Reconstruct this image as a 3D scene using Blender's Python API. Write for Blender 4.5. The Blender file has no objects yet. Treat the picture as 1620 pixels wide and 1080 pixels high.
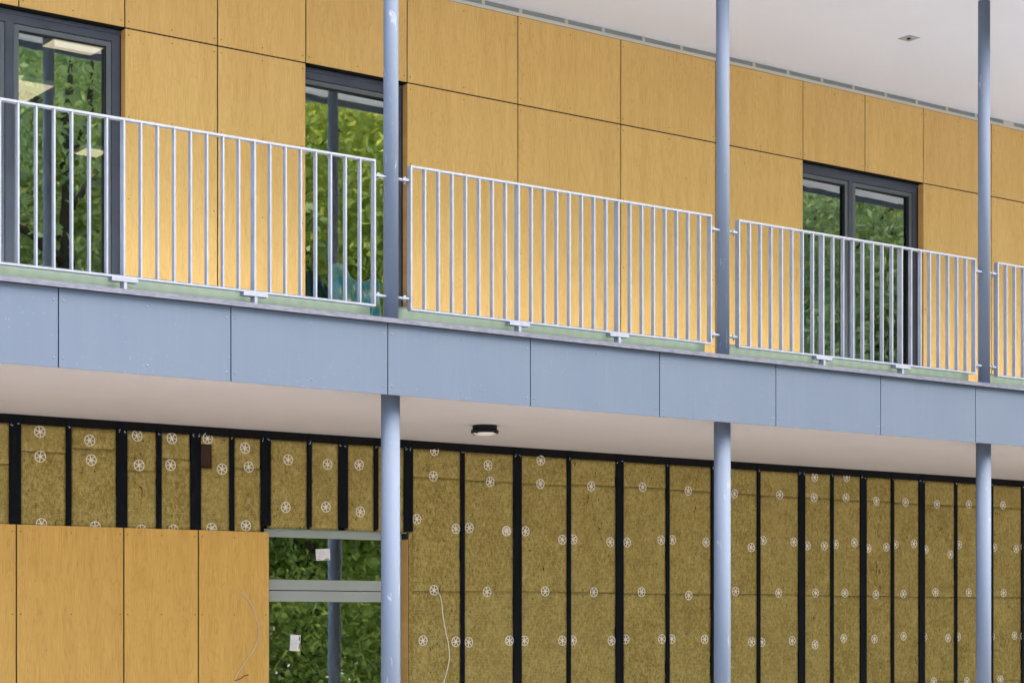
import bpy, bmesh, math, random
import numpy as np
from mathutils import Vector, Matrix
random.seed(7)
R = math.radians

# ------------------------------------------------------------------ camera
SC = bpy.context.scene
F = 3100.0; PX, PY = 810.0, 984.45          # focal length and principal point in photo pixels
YAW = math.asin(0.5917)
CAMZ = 1.6
cd = bpy.data.cameras.new('camera'); cam = bpy.data.objects.new('camera', cd)
SC.collection.objects.link(cam); SC.camera = cam
cam.location = (0, 0, CAMZ); cam.rotation_euler = (R(90), 0, -YAW)
cd.sensor_width = 36; cd.lens = F/1620*36; cd.shift_y = (PY-540)/1620
cd.clip_start = 0.1; cd.clip_end = 2000
AX = (math.sin(YAW), math.cos(YAW)); RT = (math.cos(YAW), -math.sin(YAW))
def at(x, y, Y):
    """photo pixel -> point on the plane parallel to the facade at distance Y"""
    u = x-PX
    dx = AX[0]*F+RT[0]*u; dy = AX[1]*F+RT[1]*u
    return Vector((dx/dy*Y, Y, CAMZ+(PY-y)/dy*Y))
def aX(x, Y): return at(x, 500, Y).x

# ------------------------------------------------------------------ world, sun, exposure
SUN_EL, SUN_AZ = R(54), R(146)      # azimuth clockwise from +Y: the sun stands to the right, on the camera's side
w = bpy.data.worlds.new('World'); SC.world = w; w.use_nodes = True
nt = w.node_tree; bg = nt.nodes['Background']
sky = nt.nodes.new('ShaderNodeTexSky'); sky.sky_type = 'NISHITA'; sky.sun_disc = False
sky.sun_elevation = SUN_EL; sky.sun_rotation = SUN_AZ
sky.air_density = 1.0; sky.dust_density = 4.0; sky.ozone_density = 1.0
nt.links.new(sky.outputs[0], bg.inputs[0]); bg.inputs[1].default_value = 0.15
sl = bpy.data.lights.new('sun', 'SUN'); so = bpy.data.objects.new('sun', sl); SC.collection.objects.link(so)
sl.energy = 0.9; sl.angle = R(60); sl.color = (1.0, 0.96, 0.9)
sd = Vector((math.sin(SUN_AZ)*math.cos(SUN_EL), math.cos(SUN_AZ)*math.cos(SUN_EL), math.sin(SUN_EL)))
so.rotation_euler = sd.to_track_quat('Z', 'Y').to_euler(); so.location = (0, 0, 30)
SC.view_settings.view_transform = 'Standard'; SC.view_settings.look = 'None'
SC.view_settings.exposure = 2.30; SC.view_settings.gamma = 1
SC.render.engine = 'CYCLES'
SC.cycles.max_bounces = 10; SC.cycles.diffuse_bounces = 6; SC.cycles.transparent_max_bounces = 16
SC.cycles.use_denoising = True

# ------------------------------------------------------------------ helpers
COL = SC.collection
def tag(o, label=None, cat=None, group=None, kind=None):
    if label: o['label'] = label
    if cat: o['category'] = cat
    if group: o['group'] = group
    if kind: o['kind'] = kind
    return o
def empty(name, loc=(0, 0, 0)):
    o = bpy.data.objects.new(name, None); COL.objects.link(o); o.location = loc
    o.empty_display_size = 0.2
    return o
class MB:
    def __init__(s): s.bm = bmesh.new()
    def box(s, a, b, rot=None, piv=None, shear=None):
        x0, y0, z0 = a; x1, y1, z1 = b
        vs = [s.bm.verts.new(p) for p in ((x0,y0,z0),(x1,y0,z0),(x1,y1,z0),(x0,y1,z0),(x0,y0,z1),(x1,y0,z1),(x1,y1,z1),(x0,y1,z1))]
        for f in ((0,3,2,1),(4,5,6,7),(0,1,5,4),(1,2,6,5),(2,3,7,6),(3,0,4,7)):
            s.bm.faces.new([vs[i] for i in f])
        if rot: bmesh.ops.rotate(s.bm, verts=vs, cent=piv, matrix=rot)
        if shear:
            xm = (x0+x1)/2
            for v in vs: v.co.y += shear*(v.co.x-xm)
        return s
    def cyl(s, p, q, r, r2=None, n=20, smooth=True):
        p = Vector(p); q = Vector(q); d = q-p; r2 = r if r2 is None else r2
        g = bmesh.ops.create_cone(s.bm, cap_ends=True, segments=n, radius1=r, radius2=r2, depth=d.length,
            matrix=Matrix.Translation((p+q)/2) @ d.to_track_quat('Z', 'Y').to_matrix().to_4x4())
        if smooth:
            for v in g['verts']:
                for f in v.link_faces:
                    if len(f.verts) == 4: f.smooth = True
        return s
    def ball(s, p, r, sy=1.0):
        g = bmesh.ops.create_uvsphere(s.bm, u_segments=10, v_segments=6, radius=r, matrix=Matrix.Translation(p) @ Matrix.Diagonal((1, sy, 1, 1)))
        for v in g['verts']:
            for f in v.link_faces: f.smooth = True
        return s
    def tube(s, pts, r, n=8):
        pts = [Vector(p) for p in pts]; rings = []
        for i, p in enumerate(pts):
            d = (pts[min(i+1, len(pts)-1)]-pts[max(i-1, 0)]).normalized()
            a = d.cross(Vector((0, 1, 0)))
            if a.length < 1e-3: a = d.cross(Vector((1, 0, 0)))
            a.normalize(); b = d.cross(a)
            rr = r[i] if isinstance(r, (list, tuple)) else r
            rings.append([s.bm.verts.new(p+(a*math.cos(t)+b*math.sin(t))*rr) for t in [2*math.pi*k/n for k in range(n)]])
        for A, B in zip(rings, rings[1:]):
            for k in range(n):
                f = s.bm.faces.new((A[k], A[(k+1) % n], B[(k+1) % n], B[k])); f.smooth = True
        s.bm.faces.new(rings[0]); s.bm.faces.new(list(reversed(rings[-1])))
        return s
    def build(s, name, m, parent=None, off=None, bevel=0):
        """verts are given in world coordinates; they are stored relative to the parent thing"""
        if bevel:
            es = [e for e in s.bm.edges if len(e.link_faces) == 2 and e.calc_face_angle(0) > 1.2]
            bmesh.ops.bevel(s.bm, geom=es, offset=bevel, segments=1, affect='EDGES')
        bmesh.ops.recalc_face_normals(s.bm, faces=s.bm.faces)
        root = parent
        o0 = Vector((0, 0, 0))
        while root is not None: o0 += root.location; root = root.parent
        if off is not None: o0 += Vector(off)
        me = bpy.data.meshes.new(name)
        bmesh.ops.translate(s.bm, verts=s.bm.verts, vec=-o0)
        s.bm.to_mesh(me); s.bm.free()
        o = bpy.data.objects.new(name, me); COL.objects.link(o); me.materials.append(m)
        if off is not None: o.location = off
        if parent: o.parent = parent
        return o
def link_copy(src, parent, loc):
    c = src.copy(); COL.objects.link(c); c.parent = parent; c.location = loc
    return c
def copy_tree(o, parent=None):
    c = o.copy(); COL.objects.link(c); c.parent = parent
    for ch in [q for q in bpy.data.objects if q.parent == o]: copy_tree(ch, c)
    return c

# ------------------------------------------------------------------ materials
class N:
    def __init__(s, name):
        s.m = bpy.data.materials.new(name); s.m.use_nodes = True; s.t = s.m.node_tree
        s.b = s.t.nodes['Principled BSDF']; s.out = s.t.nodes['Material Output']
    def n(s, typ, **kw):
        o = s.t.nodes.new(typ)
        for k, v in kw.items():
            if k[0] == '_': setattr(o, k[1:], v)
            elif k[0] == 'i' and k[1:].isdigit(): s.put(o.inputs[int(k[1:])], v)
            else: s.put(o.inputs[k], v)
        return o
    def put(s, sock, v):
        if isinstance(v, bpy.types.NodeSocket): s.t.links.new(v, sock)
        elif isinstance(v, bpy.types.Node): s.t.links.new(v.outputs[0], sock)
        else: sock.default_value = v
    def P(s, **kw):
        for k, v in kw.items(): s.put(s.b.inputs[k.replace('_', ' ')], v)
    def noise(s, vec, scale, detail=3, rough=0.55, dist=0.0):
        return s.n('ShaderNodeTexNoise', Vector=vec, Scale=scale, Detail=detail, Roughness=rough, Distortion=dist).outputs[0]
    def ramp(s, fac, a, b, ca=0.0, cb=1.0):
        return s.n('ShaderNodeMapRange', Value=fac, i1=a, i2=b, i3=ca, i4=cb).outputs[0]
    def mix(s, fac, A, B, bt='MIX'):
        o = s.t.nodes.new('ShaderNodeMix'); o.data_type = 'RGBA'; o.blend_type = bt
        s.put(o.inputs[0], fac); s.put(o.inputs[6], A); s.put(o.inputs[7], B)
        return o.outputs[2]
    def math(s, op, a, b=0.0):
        return s.n('ShaderNodeMath', _operation=op, i0=a, i1=b).outputs[0]
    def coord(s, scale=(1, 1, 1), rand=True):
        tc = s.n('ShaderNodeTexCoord').outputs['Object']
        if rand:
            oi = s.n('ShaderNodeObjectInfo').outputs['Random']
            r = s.math('MULTIPLY', oi, 37.0)
            cx = s.n('ShaderNodeCombineXYZ', X=r, Y=0.0, Z=s.math('MULTIPLY', oi, 91.0))
            tc = s.n('ShaderNodeVectorMath', _operation='ADD', i0=tc, i1=cx.outputs[0]).outputs[0]
        return s.n('ShaderNodeVectorMath', _operation='MULTIPLY', i0=tc, i1=scale).outputs[0]
    def bump(s, h, dist=0.002, st=1.0):
        s.put(s.b.inputs['Normal'], s.n('ShaderNodeBump', Height=h, Distance=dist, Strength=st).outputs[0])

def rgb(r, g, b): return (r, g, b, 1.0)
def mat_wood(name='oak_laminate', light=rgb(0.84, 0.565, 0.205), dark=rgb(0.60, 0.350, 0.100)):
    k = N(name)
    v = k.coord((1, 1, 1))
    # slow vertical bands, cathedral figure, fine pores
    band = k.noise(k.n('ShaderNodeVectorMath', _operation='MULTIPLY', i0=v, i1=(7, 1, 0.55)).outputs[0], 1.0, 4, 0.6, 0.4)
    figv = k.n('ShaderNodeVectorMath', _operation='MULTIPLY', i0=v, i1=(5.5, 1, 1.1)).outputs[0]
    fig = k.noise(figv, 1.0, 2, 0.5, 1.2)
    rings = k.math('FRACT', k.math('MULTIPLY', fig, 13.0))
    rings = k.ramp(k.math('ABSOLUTE', k.math('SUBTRACT', rings, 0.5)), 0.0, 0.5)
    fine = k.noise(k.n('ShaderNodeVectorMath', _operation='MULTIPLY', i0=v, i1=(170, 1, 5)).outputs[0], 1.0, 3, 0.6)
    pores = k.noise(k.n('ShaderNodeVectorMath', _operation='MULTIPLY', i0=v, i1=(120, 1, 16)).outputs[0], 1.0, 2, 0.5)
    knots = k.noise(k.n('ShaderNodeVectorMath', _operation='MULTIPLY', i0=v, i1=(26, 1, 15)).outputs[0], 1.0, 2, 0.5)
    f = k.math('ADD', k.math('MULTIPLY', k.ramp(band, 0.3, 0.7), 0.35), k.math('MULTIPLY', k.ramp(rings, 0.6, 1.0), 0.20))
    f = k.math('ADD', f, k.math('MULTIPLY', k.ramp(fine, 0.35, 0.7), 0.55))
    f = k.math('ADD', f, k.math('MULTIPLY', k.ramp(pores, 0.62, 0.72), 0.35))
    f = k.math('ADD', f, k.math('MULTIPLY', k.ramp(knots, 0.70, 0.78), 0.7))
    c = k.mix(f, light, dark)
    tone = k.n('ShaderNodeObjectInfo').outputs['Random']
    c = k.mix(k.math('MULTIPLY', tone, 0.16), c, rgb(0.50, 0.30, 0.12))
    k.P(Base_Color=c, Roughness=0.62, Specular_IOR_Level=0.3)
    k.bump(fine, 0.0006, 0.4)
    return k.m
WOOD = mat_wood()
WOOD_LOW = mat_wood('oak_laminate_warm_lit', rgb(0.70, 0.435, 0.118), rgb(0.46, 0.245, 0.050))  # same laminate; the light difference between the storeys is put into the colour
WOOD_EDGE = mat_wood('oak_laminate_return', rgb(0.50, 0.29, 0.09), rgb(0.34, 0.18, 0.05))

def mat_steel_blue(name='blue_grey_paint', base=rgb(0.285, 0.365, 0.535), drops=0.5, scuff=0.6):
    k = N(name); v = k.coord((1, 1, 1))
    big = k.noise(k.n('ShaderNodeVectorMath', _operation='MULTIPLY', i0=v, i1=(2.2, 2.2, 1.1)).outputs[0], 1.0, 3, 0.6)
    streak = k.noise(k.n('ShaderNodeVectorMath', _operation='MULTIPLY', i0=v, i1=(40, 40, 1.6)).outputs[0], 1.0, 3, 0.6)
    c = k.mix(k.ramp(big, 0.35, 0.7, 0, 0.25), base, rgb(base[0]*1.3, base[1]*1.25, base[2]*1.15))
    c = k.mix(k.ramp(streak, 0.5, 0.85, 0, 0.02), c, rgb(0.5, 0.56, 0.66))
    vo = k.n('ShaderNodeTexVoronoi', Vector=v, Scale=62.0, Randomness=1.0)
    pick = k.n('ShaderNodeSeparateColor', i0=vo.outputs['Color']).outputs[0]
    dot = k.math('MULTIPLY', k.ramp(vo.outputs['Distance'], 0.06, 0.20, 1, 0), k.ramp(pick, 0.80, 0.84))
    patch = k.ramp(k.noise(v, 2.4, 3, 0.6), 0.42, 0.62)
    c = k.mix(k.math('MULTIPLY', k.math('MULTIPLY', dot, patch), drops), c, rgb(0.75, 0.8, 0.88))
    sc = k.noise(k.n('ShaderNodeVectorMath', _operation='MULTIPLY', i0=v, i1=(16, 16, 3.0)).outputs[0], 1.0, 6, 0.75, 0.6)
    c = k.mix(k.ramp(sc, 0.61, 0.72, 0, scuff), c, rgb(0.72, 0.75, 0.82))
    k.P(Base_Color=c, Roughness=0.68, Specular_IOR_Level=0.22)
    k.bump(k.noise(v, 300, 2), 0.0004, 0.3)
    return k.m
COLPAINT = mat_steel_blue('column_paint', rgb(0.136, 0.170, 0.236), 0.22, 0.35)
FASCIA = mat_steel_blue('fascia_paint', rgb(0.097, 0.126, 0.176), 0.25, 0.0)

def mat_simple(name, col, col2=None, sc=8, rough=0.6, metal=0.0, spec=0.4, stretch=(1, 1, 1), lo=0.35, hi=0.7, bump=0.0, bsc=150):
    k = N(name); v = k.coord(stretch)
    if col2:
        n = k.noise(v, sc, 4, 0.62); c = k.mix(k.ramp(n, lo, hi), rgb(*col), rgb(*col2))
    else: c = rgb(*col)
    k.P(Base_Color=c, Roughness=rough, Metallic=metal, Specular_IOR_Level=spec)
    if bump: k.bump(k.noise(v, bsc, 3), bump, 0.6)
    return k.m
GALV = mat_simple('galvanised_steel', (0.27, 0.295, 0.345), (0.20, 0.222, 0.27), 26, 0.48, 0.0, 0.6, (1, 1, 0.35), 0.4, 0.75, 0.0006)
COPING = mat_simple('weathered_zinc_coping', (0.17, 0.18, 0.225), (0.10, 0.11, 0.15), 30, 0.5, 0.25, 0.5, (0.6, 1, 2), 0.35, 0.7, 0.001)
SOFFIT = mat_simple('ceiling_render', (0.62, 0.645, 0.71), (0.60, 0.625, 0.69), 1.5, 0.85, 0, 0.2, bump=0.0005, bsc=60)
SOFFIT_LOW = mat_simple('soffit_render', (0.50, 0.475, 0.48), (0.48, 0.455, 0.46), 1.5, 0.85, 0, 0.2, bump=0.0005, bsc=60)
ANTHRA = mat_simple('anthracite_frame', (0.075, 0.088, 0.12), (0.060, 0.070, 0.098), 5, 0.4, 0.0, 0.5)
ANTHRA_L = mat_simple('anthracite_sash', (0.135, 0.155, 0.17), (0.115, 0.132, 0.15), 5, 0.4, 0.0, 0.5)
GREYFRAME = mat_simple('light_grey_frame', (0.33, 0.36, 0.345), (0.30, 0.33, 0.315), 3, 0.4, 0.0, 0.5)
BLACK = mat_simple('black_gasket', (0.012, 0.012, 0.014), None, 1, 0.7)
MEMBRANE = mat_simple('black_batten_tape', (0.0022, 0.0034, 0.0060), (0.008, 0.011, 0.017), 40, 0.7, 0, 0.12, (1, 1, 0.2), 0.45, 0.85, 0.001, 80)
VENT = mat_simple('vent_mesh', (0.004, 0.004, 0.005), (0.020, 0.017, 0.013), 90, 0.8, 0, 0.12, (1, 1, 1), 0.45, 0.8, 0.002, 200)
BACKING = mat_simple('dark_wall_membrane', (0.012, 0.011, 0.011), None, 1, 0.9, 0, 0.1)
CONCRETE = mat_simple('slab_concrete', (0.74, 0.75, 0.77), (0.68, 0.69, 0.71), 5, 0.85, 0, 0.2, bump=0.002, bsc=40)
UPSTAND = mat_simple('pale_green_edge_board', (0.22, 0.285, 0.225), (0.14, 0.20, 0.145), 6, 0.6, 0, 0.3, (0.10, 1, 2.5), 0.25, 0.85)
TRIMGREY = mat_simple('grey_gap_profile', (0.30, 0.325, 0.31), (0.24, 0.265, 0.255), 4, 0.6)
TRIMPALE = mat_simple('pale_edge_strip', (0.66, 0.58, 0.46), (0.55, 0.58, 0.56), 5, 0.6, 0, 0.3, (1, 1, 1), 0.4, 0.6)
CLIPM = mat_simple('cream_clip', (0.60, 0.60, 0.50), None, 1, 0.6)
PLASTIC = mat_simple('white_anchor_plastic', (0.78, 0.74, 0.66), (0.68, 0.63, 0.54), 60, 0.55)
SCREW = mat_simple('screw_metal', (0.55, 0.56, 0.58), None, 1, 0.3, 0.8)
RIVET = mat_simple('painted_rivet', (0.16, 0.20, 0.28), None, 1, 0.25, 0.3, 0.6)
SCREWD = mat_simple('dark_screw', (0.10, 0.06, 0.03), None, 1, 0.5, 0.2)
CABLEM = mat_simple('grey_cable', (0.50, 0.46, 0.38), (0.42, 0.38, 0.30), 20, 0.6)
CABLEW = mat_simple('white_cable', (0.72, 0.68, 0.55), (0.62, 0.58, 0.46), 20, 0.6)
CABLED = mat_simple('stripped_cable_end', (0.05, 0.03, 0.02), None, 1, 0.5)
LAMPB = mat_simple('black_lamp_housing', (0.010, 0.010, 0.014), None, 1, 0.6, 0, 0.2)
LAMPD = mat_simple('opal_diffuser', (0.82, 0.78, 0.76), None, 1, 0.35)
SPOTM = mat_simple('grey_spot_plate', (0.40, 0.39, 0.41), (0.30, 0.29, 0.32), 25, 0.4, 0.2)
PAPER = mat_simple('paper', (0.74, 0.72, 0.72), (0.62, 0.60, 0.62), 40, 0.8)
INK = mat_simple('printed_ink', (0.06, 0.06, 0.07), None, 1, 0.8)
BROWN = mat_simple('brown_timber_recess', (0.040, 0.018, 0.014), (0.075, 0.035, 0.025), 12, 0.7, 0, 0.3, (3, 1, 0.5))
TEAL = mat_simple('teal_film', (0.006, 0.085, 0.10), (0.045, 0.095, 0.05), 7, 0.3, 0, 0.5, (1, 1, 2.2), 0.45, 0.58)  # olive patches painted in for the foliage reflection over the film
TORN = mat_simple('torn_dark_fibre', (0.045, 0.026, 0.008), (0.10, 0.065, 0.02), 30, 0.95, 0, 0.05)
TEALO = mat_simple('teal_film_outdoors', (0.012, 0.22, 0.24), (0.008, 0.14, 0.155), 6, 0.35, 0, 0.5)
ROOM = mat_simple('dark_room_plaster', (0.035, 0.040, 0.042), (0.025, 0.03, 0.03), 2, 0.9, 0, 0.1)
RAFT = mat_simple('glowing_beige_board', (0.6, 0.5, 0.35), None, 8, 0.7)
_b = RAFT.node_tree.nodes['Principled BSDF']; _b.inputs['Emission Color'].default_value = (1.0, 0.74, 0.50, 1); _b.inputs['Emission Strength'].default_value = 0.34  # emission added to brighten the board undersides; the boards are no lamps
GREENFILM = mat_simple('grey_green_film', (0.09, 0.17, 0.14), (0.05, 0.10, 0.085), 4, 0.5)
BARK = mat_simple('bark', (0.075, 0.055, 0.04), (0.045, 0.035, 0.028), 14, 0.9, 0, 0.2, (1, 1, 0.2), bump=0.01, bsc=20)

def mat_wool():
    k = N('mineral_wool'); v = k.coord((1, 1, 1))
    M = lambda s: k.n('ShaderNodeVectorMath', _operation='MULTIPLY', i0=v, i1=s).outputs[0]
    big = k.noise(M((3.2, 1, 2.2)), 1.0, 4, 0.6)
    mid = k.noise(M((34, 1, 26)), 1.0, 4, 0.65, 0.5)
    fib = k.noise(M((95, 1, 38)), 1.0, 4, 0.75, 1.0)
    wob = k.math('MULTIPLY', k.noise(M((7, 1, 40)), 1.0, 2), 3.0)
    sep = k.n('ShaderNodeSeparateXYZ', i0=v)
    ln = k.math('SINE', k.math('ADD', k.math('MULTIPLY', sep.outputs[2], 2*math.pi/0.0125), wob))
    lnm = k.math('MULTIPLY', k.ramp(ln, -0.2, 1.0), k.ramp(k.noise(M((9, 1, 9)), 1.0, 3), 0.38, 0.62))
    c = k.mix(k.ramp(big, 0.3, 0.7), rgb(0.300, 0.222, 0.054), rgb(0.390, 0.305, 0.092))
    c = k.mix(k.ramp(mid, 0.48, 0.68, 0, 0.8), c, rgb(0.50, 0.41, 0.18))
    c = k.mix(k.ramp(mid, 0.46, 0.30, 0, 0.75), c, rgb(0.14, 0.09, 0.022))
    c = k.mix(k.ramp(fib, 0.50, 0.70, 0, 0.85), c, rgb(0.13, 0.085, 0.025))
    c = k.mix(k.ramp(fib, 0.46, 0.30, 0, 0.7), c, rgb(0.56, 0.46, 0.22))
    spk = k.n('ShaderNodeTexVoronoi', Vector=M((30, 1, 17)), Scale=1.0, Randomness=1.0)
    pk = k.n('ShaderNodeSeparateColor', i0=spk.outputs['Color']).outputs[0]
    c = k.mix(k.math('MULTIPLY', k.ramp(spk.outputs['Distance'], 0.08, 0.26, 0.95, 0), k.ramp(pk, 0.84, 0.88)), c, rgb(0.06, 0.035, 0.012))
    patch = k.noise(M((6, 1, 4)), 1.0, 5, 0.7, 0.8)
    c = k.mix(k.ramp(patch, 0.5, 0.72, 0, 0.55), c, rgb(0.17, 0.115, 0.03))
    tone = k.n('ShaderNodeObjectInfo').outputs['Random']
    c = k.mix(k.math('MULTIPLY', tone, 0.22), c, rgb(0.42, 0.33, 0.12))
    c = k.mix(k.math('MULTIPLY', lnm, 0.55), c, rgb(0.14, 0.10, 0.03))
    cr = k.noise(M((22, 1, 11)), 1.0, 5, 0.7, 1.8)
    c = k.mix(k.ramp(cr, 0.63, 0.67, 0, 0.9), c, rgb(0.07, 0.04, 0.015))
    k.P(Base_Color=c, Roughness=0.95, Specular_IOR_Level=0.1)
    h = k.math('ADD', k.math('MULTIPLY', fib, -1.0), k.math('MULTIPLY', lnm, -0.6))
    h = k.math('ADD', h, k.ramp(cr, 0.66, 0.76, 0, -2.0))
    k.bump(h, 0.004, 0.7)
    return k.m
WOOL = mat_wool()

def mat_glass(name='window_glass', refl=0.43, tint=(0.86, 0.91, 0.89), wave=0.0011):
    k = N(name); t = k.t; t.nodes.remove(k.b)
    v = k.coord((1, 1, 1))
    nz = k.noise(v, 3.0, 2, 0.5, 0.6)
    bp = k.n('ShaderNodeBump', Height=nz, Distance=wave, Strength=0.35).outputs[0]
    g = k.n('ShaderNodeBsdfGlossy', Color=rgb(0.93, 1.0, 0.97), Roughness=0.012, Normal=bp)
    tr = k.n('ShaderNodeBsdfTransparent', Color=rgb(*tint))
    lw = k.n('ShaderNodeFresnel', IOR=1.5, Normal=bp)
    fac = k.math('ADD', k.math('MULTIPLY', lw.outputs[0], 0.9), refl-0.05)
    mx = k.n('ShaderNodeMixShader', i0=fac, i1=tr.outputs[0], i2=g.outputs[0])
    t.links.new(mx.outputs[0], k.out.inputs[0])
    return k.m
GLASS = mat_glass()

def mat_leaf(name, a, b, tr):
    k = N(name); t = k.t
    rnd = k.n('ShaderNodeNewGeometry').outputs['Random Per Island']
    c = k.mix(rnd, rgb(*a), rgb(*b))
    k.P(Base_Color=c, Roughness=0.5, Specular_IOR_Level=0.4)
    tl = k.n('ShaderNodeBsdfTranslucent', Color=k.mix(rnd, rgb(*tr), rgb(tr[0]*1.5, tr[1]*1.15, tr[2])))
    mx = k.n('ShaderNodeMixShader', i0=0.6, i1=k.b.outputs[0], i2=tl.outputs[0])
    t.links.new(mx.outputs[0], k.out.inputs[0])
    return k.m
LEAFS = [mat_leaf('leaf_mid_green', (0.10, 0.18, 0.045), (0.22, 0.33, 0.09), (0.40, 0.58, 0.12)),
         mat_leaf('leaf_bright_green', (0.12, 0.20, 0.04), (0.30, 0.38, 0.09), (0.50, 0.60, 0.13)),
         mat_leaf('leaf_blue_green', (0.09, 0.16, 0.08), (0.24, 0.33, 0.19), (0.38, 0.54, 0.24))]
def mat_ground():
    k = N('gravel_ground'); v = k.coord((1, 1, 1), rand=False)
    c = k.mix(k.ramp(k.noise(v, 0.25, 5, 0.6), 0.4, 0.65), rgb(0.41, 0.385, 0.345), rgb(0.34, 0.315, 0.285))
    c = k.mix(k.ramp(k.noise(v, 40, 3, 0.7), 0.4, 0.7), c, rgb(0.47, 0.45, 0.41))
    k.P(Base_Color=c, Roughness=0.95); k.bump(k.noise(v, 60, 3), 0.02, 0.5)
    return k.m

# ------------------------------------------------------------------ key dimensions (metres)
H = lambda h: CAMZ+h
YF = 10.55                       # front of the balcony fascia
YC = 10.70                       # column axis plane
YR = 10.667                       # front of the railings
YW = 13.25                       # front of the cladding
YI = 13.266                      # face of the insulation
Z_FB, Z_FT, Z_CT = H(1.455), H(1.909), H(1.942)
Z_FLOOR = H(1.86)
Z_M, Z_T, Z_CEIL = H(4.354), H(5.097), H(5.160)
Z_S = Z_FB+0.020                  # soffit, above the lip of the fascia
X0, X1 = 1.6, 21.0
SP = 2.896; XC = [6.880+SP*(i-1) for i in range(5)]      # columns; 1..3 are in the frame

# ------------------------------------------------------------------ ground
g = MB(); g.box((-120, -160, -0.3), (160, 120, 0.0)); gr = g.build('ground', mat_ground()); tag(gr, kind='structure')

# ------------------------------------------------------------------ roof canopy over the balcony
canopy = empty('roof_canopy', (X0, YF, Z_CEIL)); tag(canopy, 'smooth light grey ceiling overhanging the upper balcony', 'ceiling')
MB().box((X0, YF-0.35, Z_CEIL), (X1, YW+0.30, Z_CEIL+0.35)).build('ceiling', SOFFIT, canopy)
MB().box((X0, YF-0.38, Z_CEIL-0.06), (X1, YF-0.352, Z_CEIL+0.36)).build('roof_edge', FASCIA, canopy)

# ------------------------------------------------------------------ upper clad wall
upper = empty('clad_wall', (X0, YW, Z_FLOOR)); tag(upper, 'upper storey wall of tan oak-look panels behind the railings', 'wall')
Jup = [-320, -150, 30, 197.6, 344.3, 484, 644.4, 819.4, 982, 1131.9, 1270.5, 1368.5, 1460.8, 1568.5, 1662, 1748, 1830]
Jx = [aX(x, YW) for x in Jup]
W1 = (aX(-150, YW), aX(197.6, YW)); W2 = (aX(484, YW), aX(644.4, YW)); W3 = (aX(1270.5, YW), aX(1460.8, YW))
GAP = 0.0058
def panel(x0, x1, z0, z1, y, parent, name='cladding_panel', screws=None, th=0.008, mat=None):
    p = MB().box((x0+GAP, y, z0+GAP), (x1-GAP, y+th, z1-GAP)).build(name, mat or WOOD, parent, off=Vector((x0, y, z0))-parent.location, bevel=0.0008)
    if screws:
        m = MB()
        for (sx, sz) in screws: m.cyl((sx, y-0.0012, sz), (sx, y+0.003, sz), 0.0048, n=8)
        m.build('screws', SCREWD, p)
    return p
def scr(x0, x1, zs, mid=True):
    r = []
    for z in zs:
        r += [(x0+0.03, z), (x1-0.03, z)]
        if mid: r.append(((x0+x1)/2, z))
    return r
for a, b in zip(Jx, Jx[1:]):
    panel(a, b, Z_M, Z_T, YW, upper, screws=scr(a, b, (Z_M+0.05, Z_M+0.68)))
low = [(-320, -150), (197.6, 344.3), (344.3, 484), (644.4, 819.4), (819.4, 982), (982, 1131.9), (1131.9, 1270.5), (1460.8, 1568.5), (1568.5, 1662), (1662, 1748), (1748, 1830)]
for a, b in low:
    a = aX(a, YW); b = aX(b, YW)
    panel(a, b, Z_FLOOR+0.03, Z_M, YW, upper, screws=scr(a, b, (Z_M-0.05, Z_M-0.65, Z_M-1.25, Z_M-1.85)))
# membrane-covered core around the openings
def core(parent, xs, zlo, zhi, openings, y0, y1, m):
    mb = MB(); x = xs[0]
    for (a, b, za, zb) in sorted(openings):
        mb.box((x, y0, zlo), (a, y1, zhi)); mb.box((a, y0, zb), (b, y1, zhi))
        if za > zlo+0.01: mb.box((a, y0, zlo), (b, y1, za))
        x = b
    mb.box((x, y0, zlo), (xs[1], y1, zhi))
    return mb.build('wall_core', m, parent)
ZW0 = Z_FLOOR+0.02
core(upper, (X0, X1), Z_FLOOR-0.1, Z_CEIL-0.004, [(W1[0]-0.002, W1[1]+0.012, ZW0, Z_M+0.004), (W2[0]-0.10, W2[1]+0.012, ZW0, Z_M+0.004), (W3[0]-0.10, W3[1]+0.012, ZW0, Z_M+0.004)], YW+0.0085, YW+0.28, BACKING)
# gap profile and pale strip under the ceiling
MB().box((X0, YW-0.004, Z_T+0.022), (X1, YW+0.006, Z_CEIL-0.002)).build('gap_profile', TRIMGREY, upper)
MB().box((X0, YW-0.014, Z_T-0.006), (X1, YW-0.006, Z_T+0.0215)).build('edge_strip', TRIMPALE, upper)
for i in range(44):
    x = X0+0.3+i*0.44+random.uniform(-0.03, 0.03); l = 0.03 if i % 4 else random.choice([0.03, 0.16])
    MB().box((x, YW-0.012, Z_T+0.023), (x+l, YW-0.0045, Z_CEIL-0.004)).build('trim_clip', CLIPM, upper)

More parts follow.
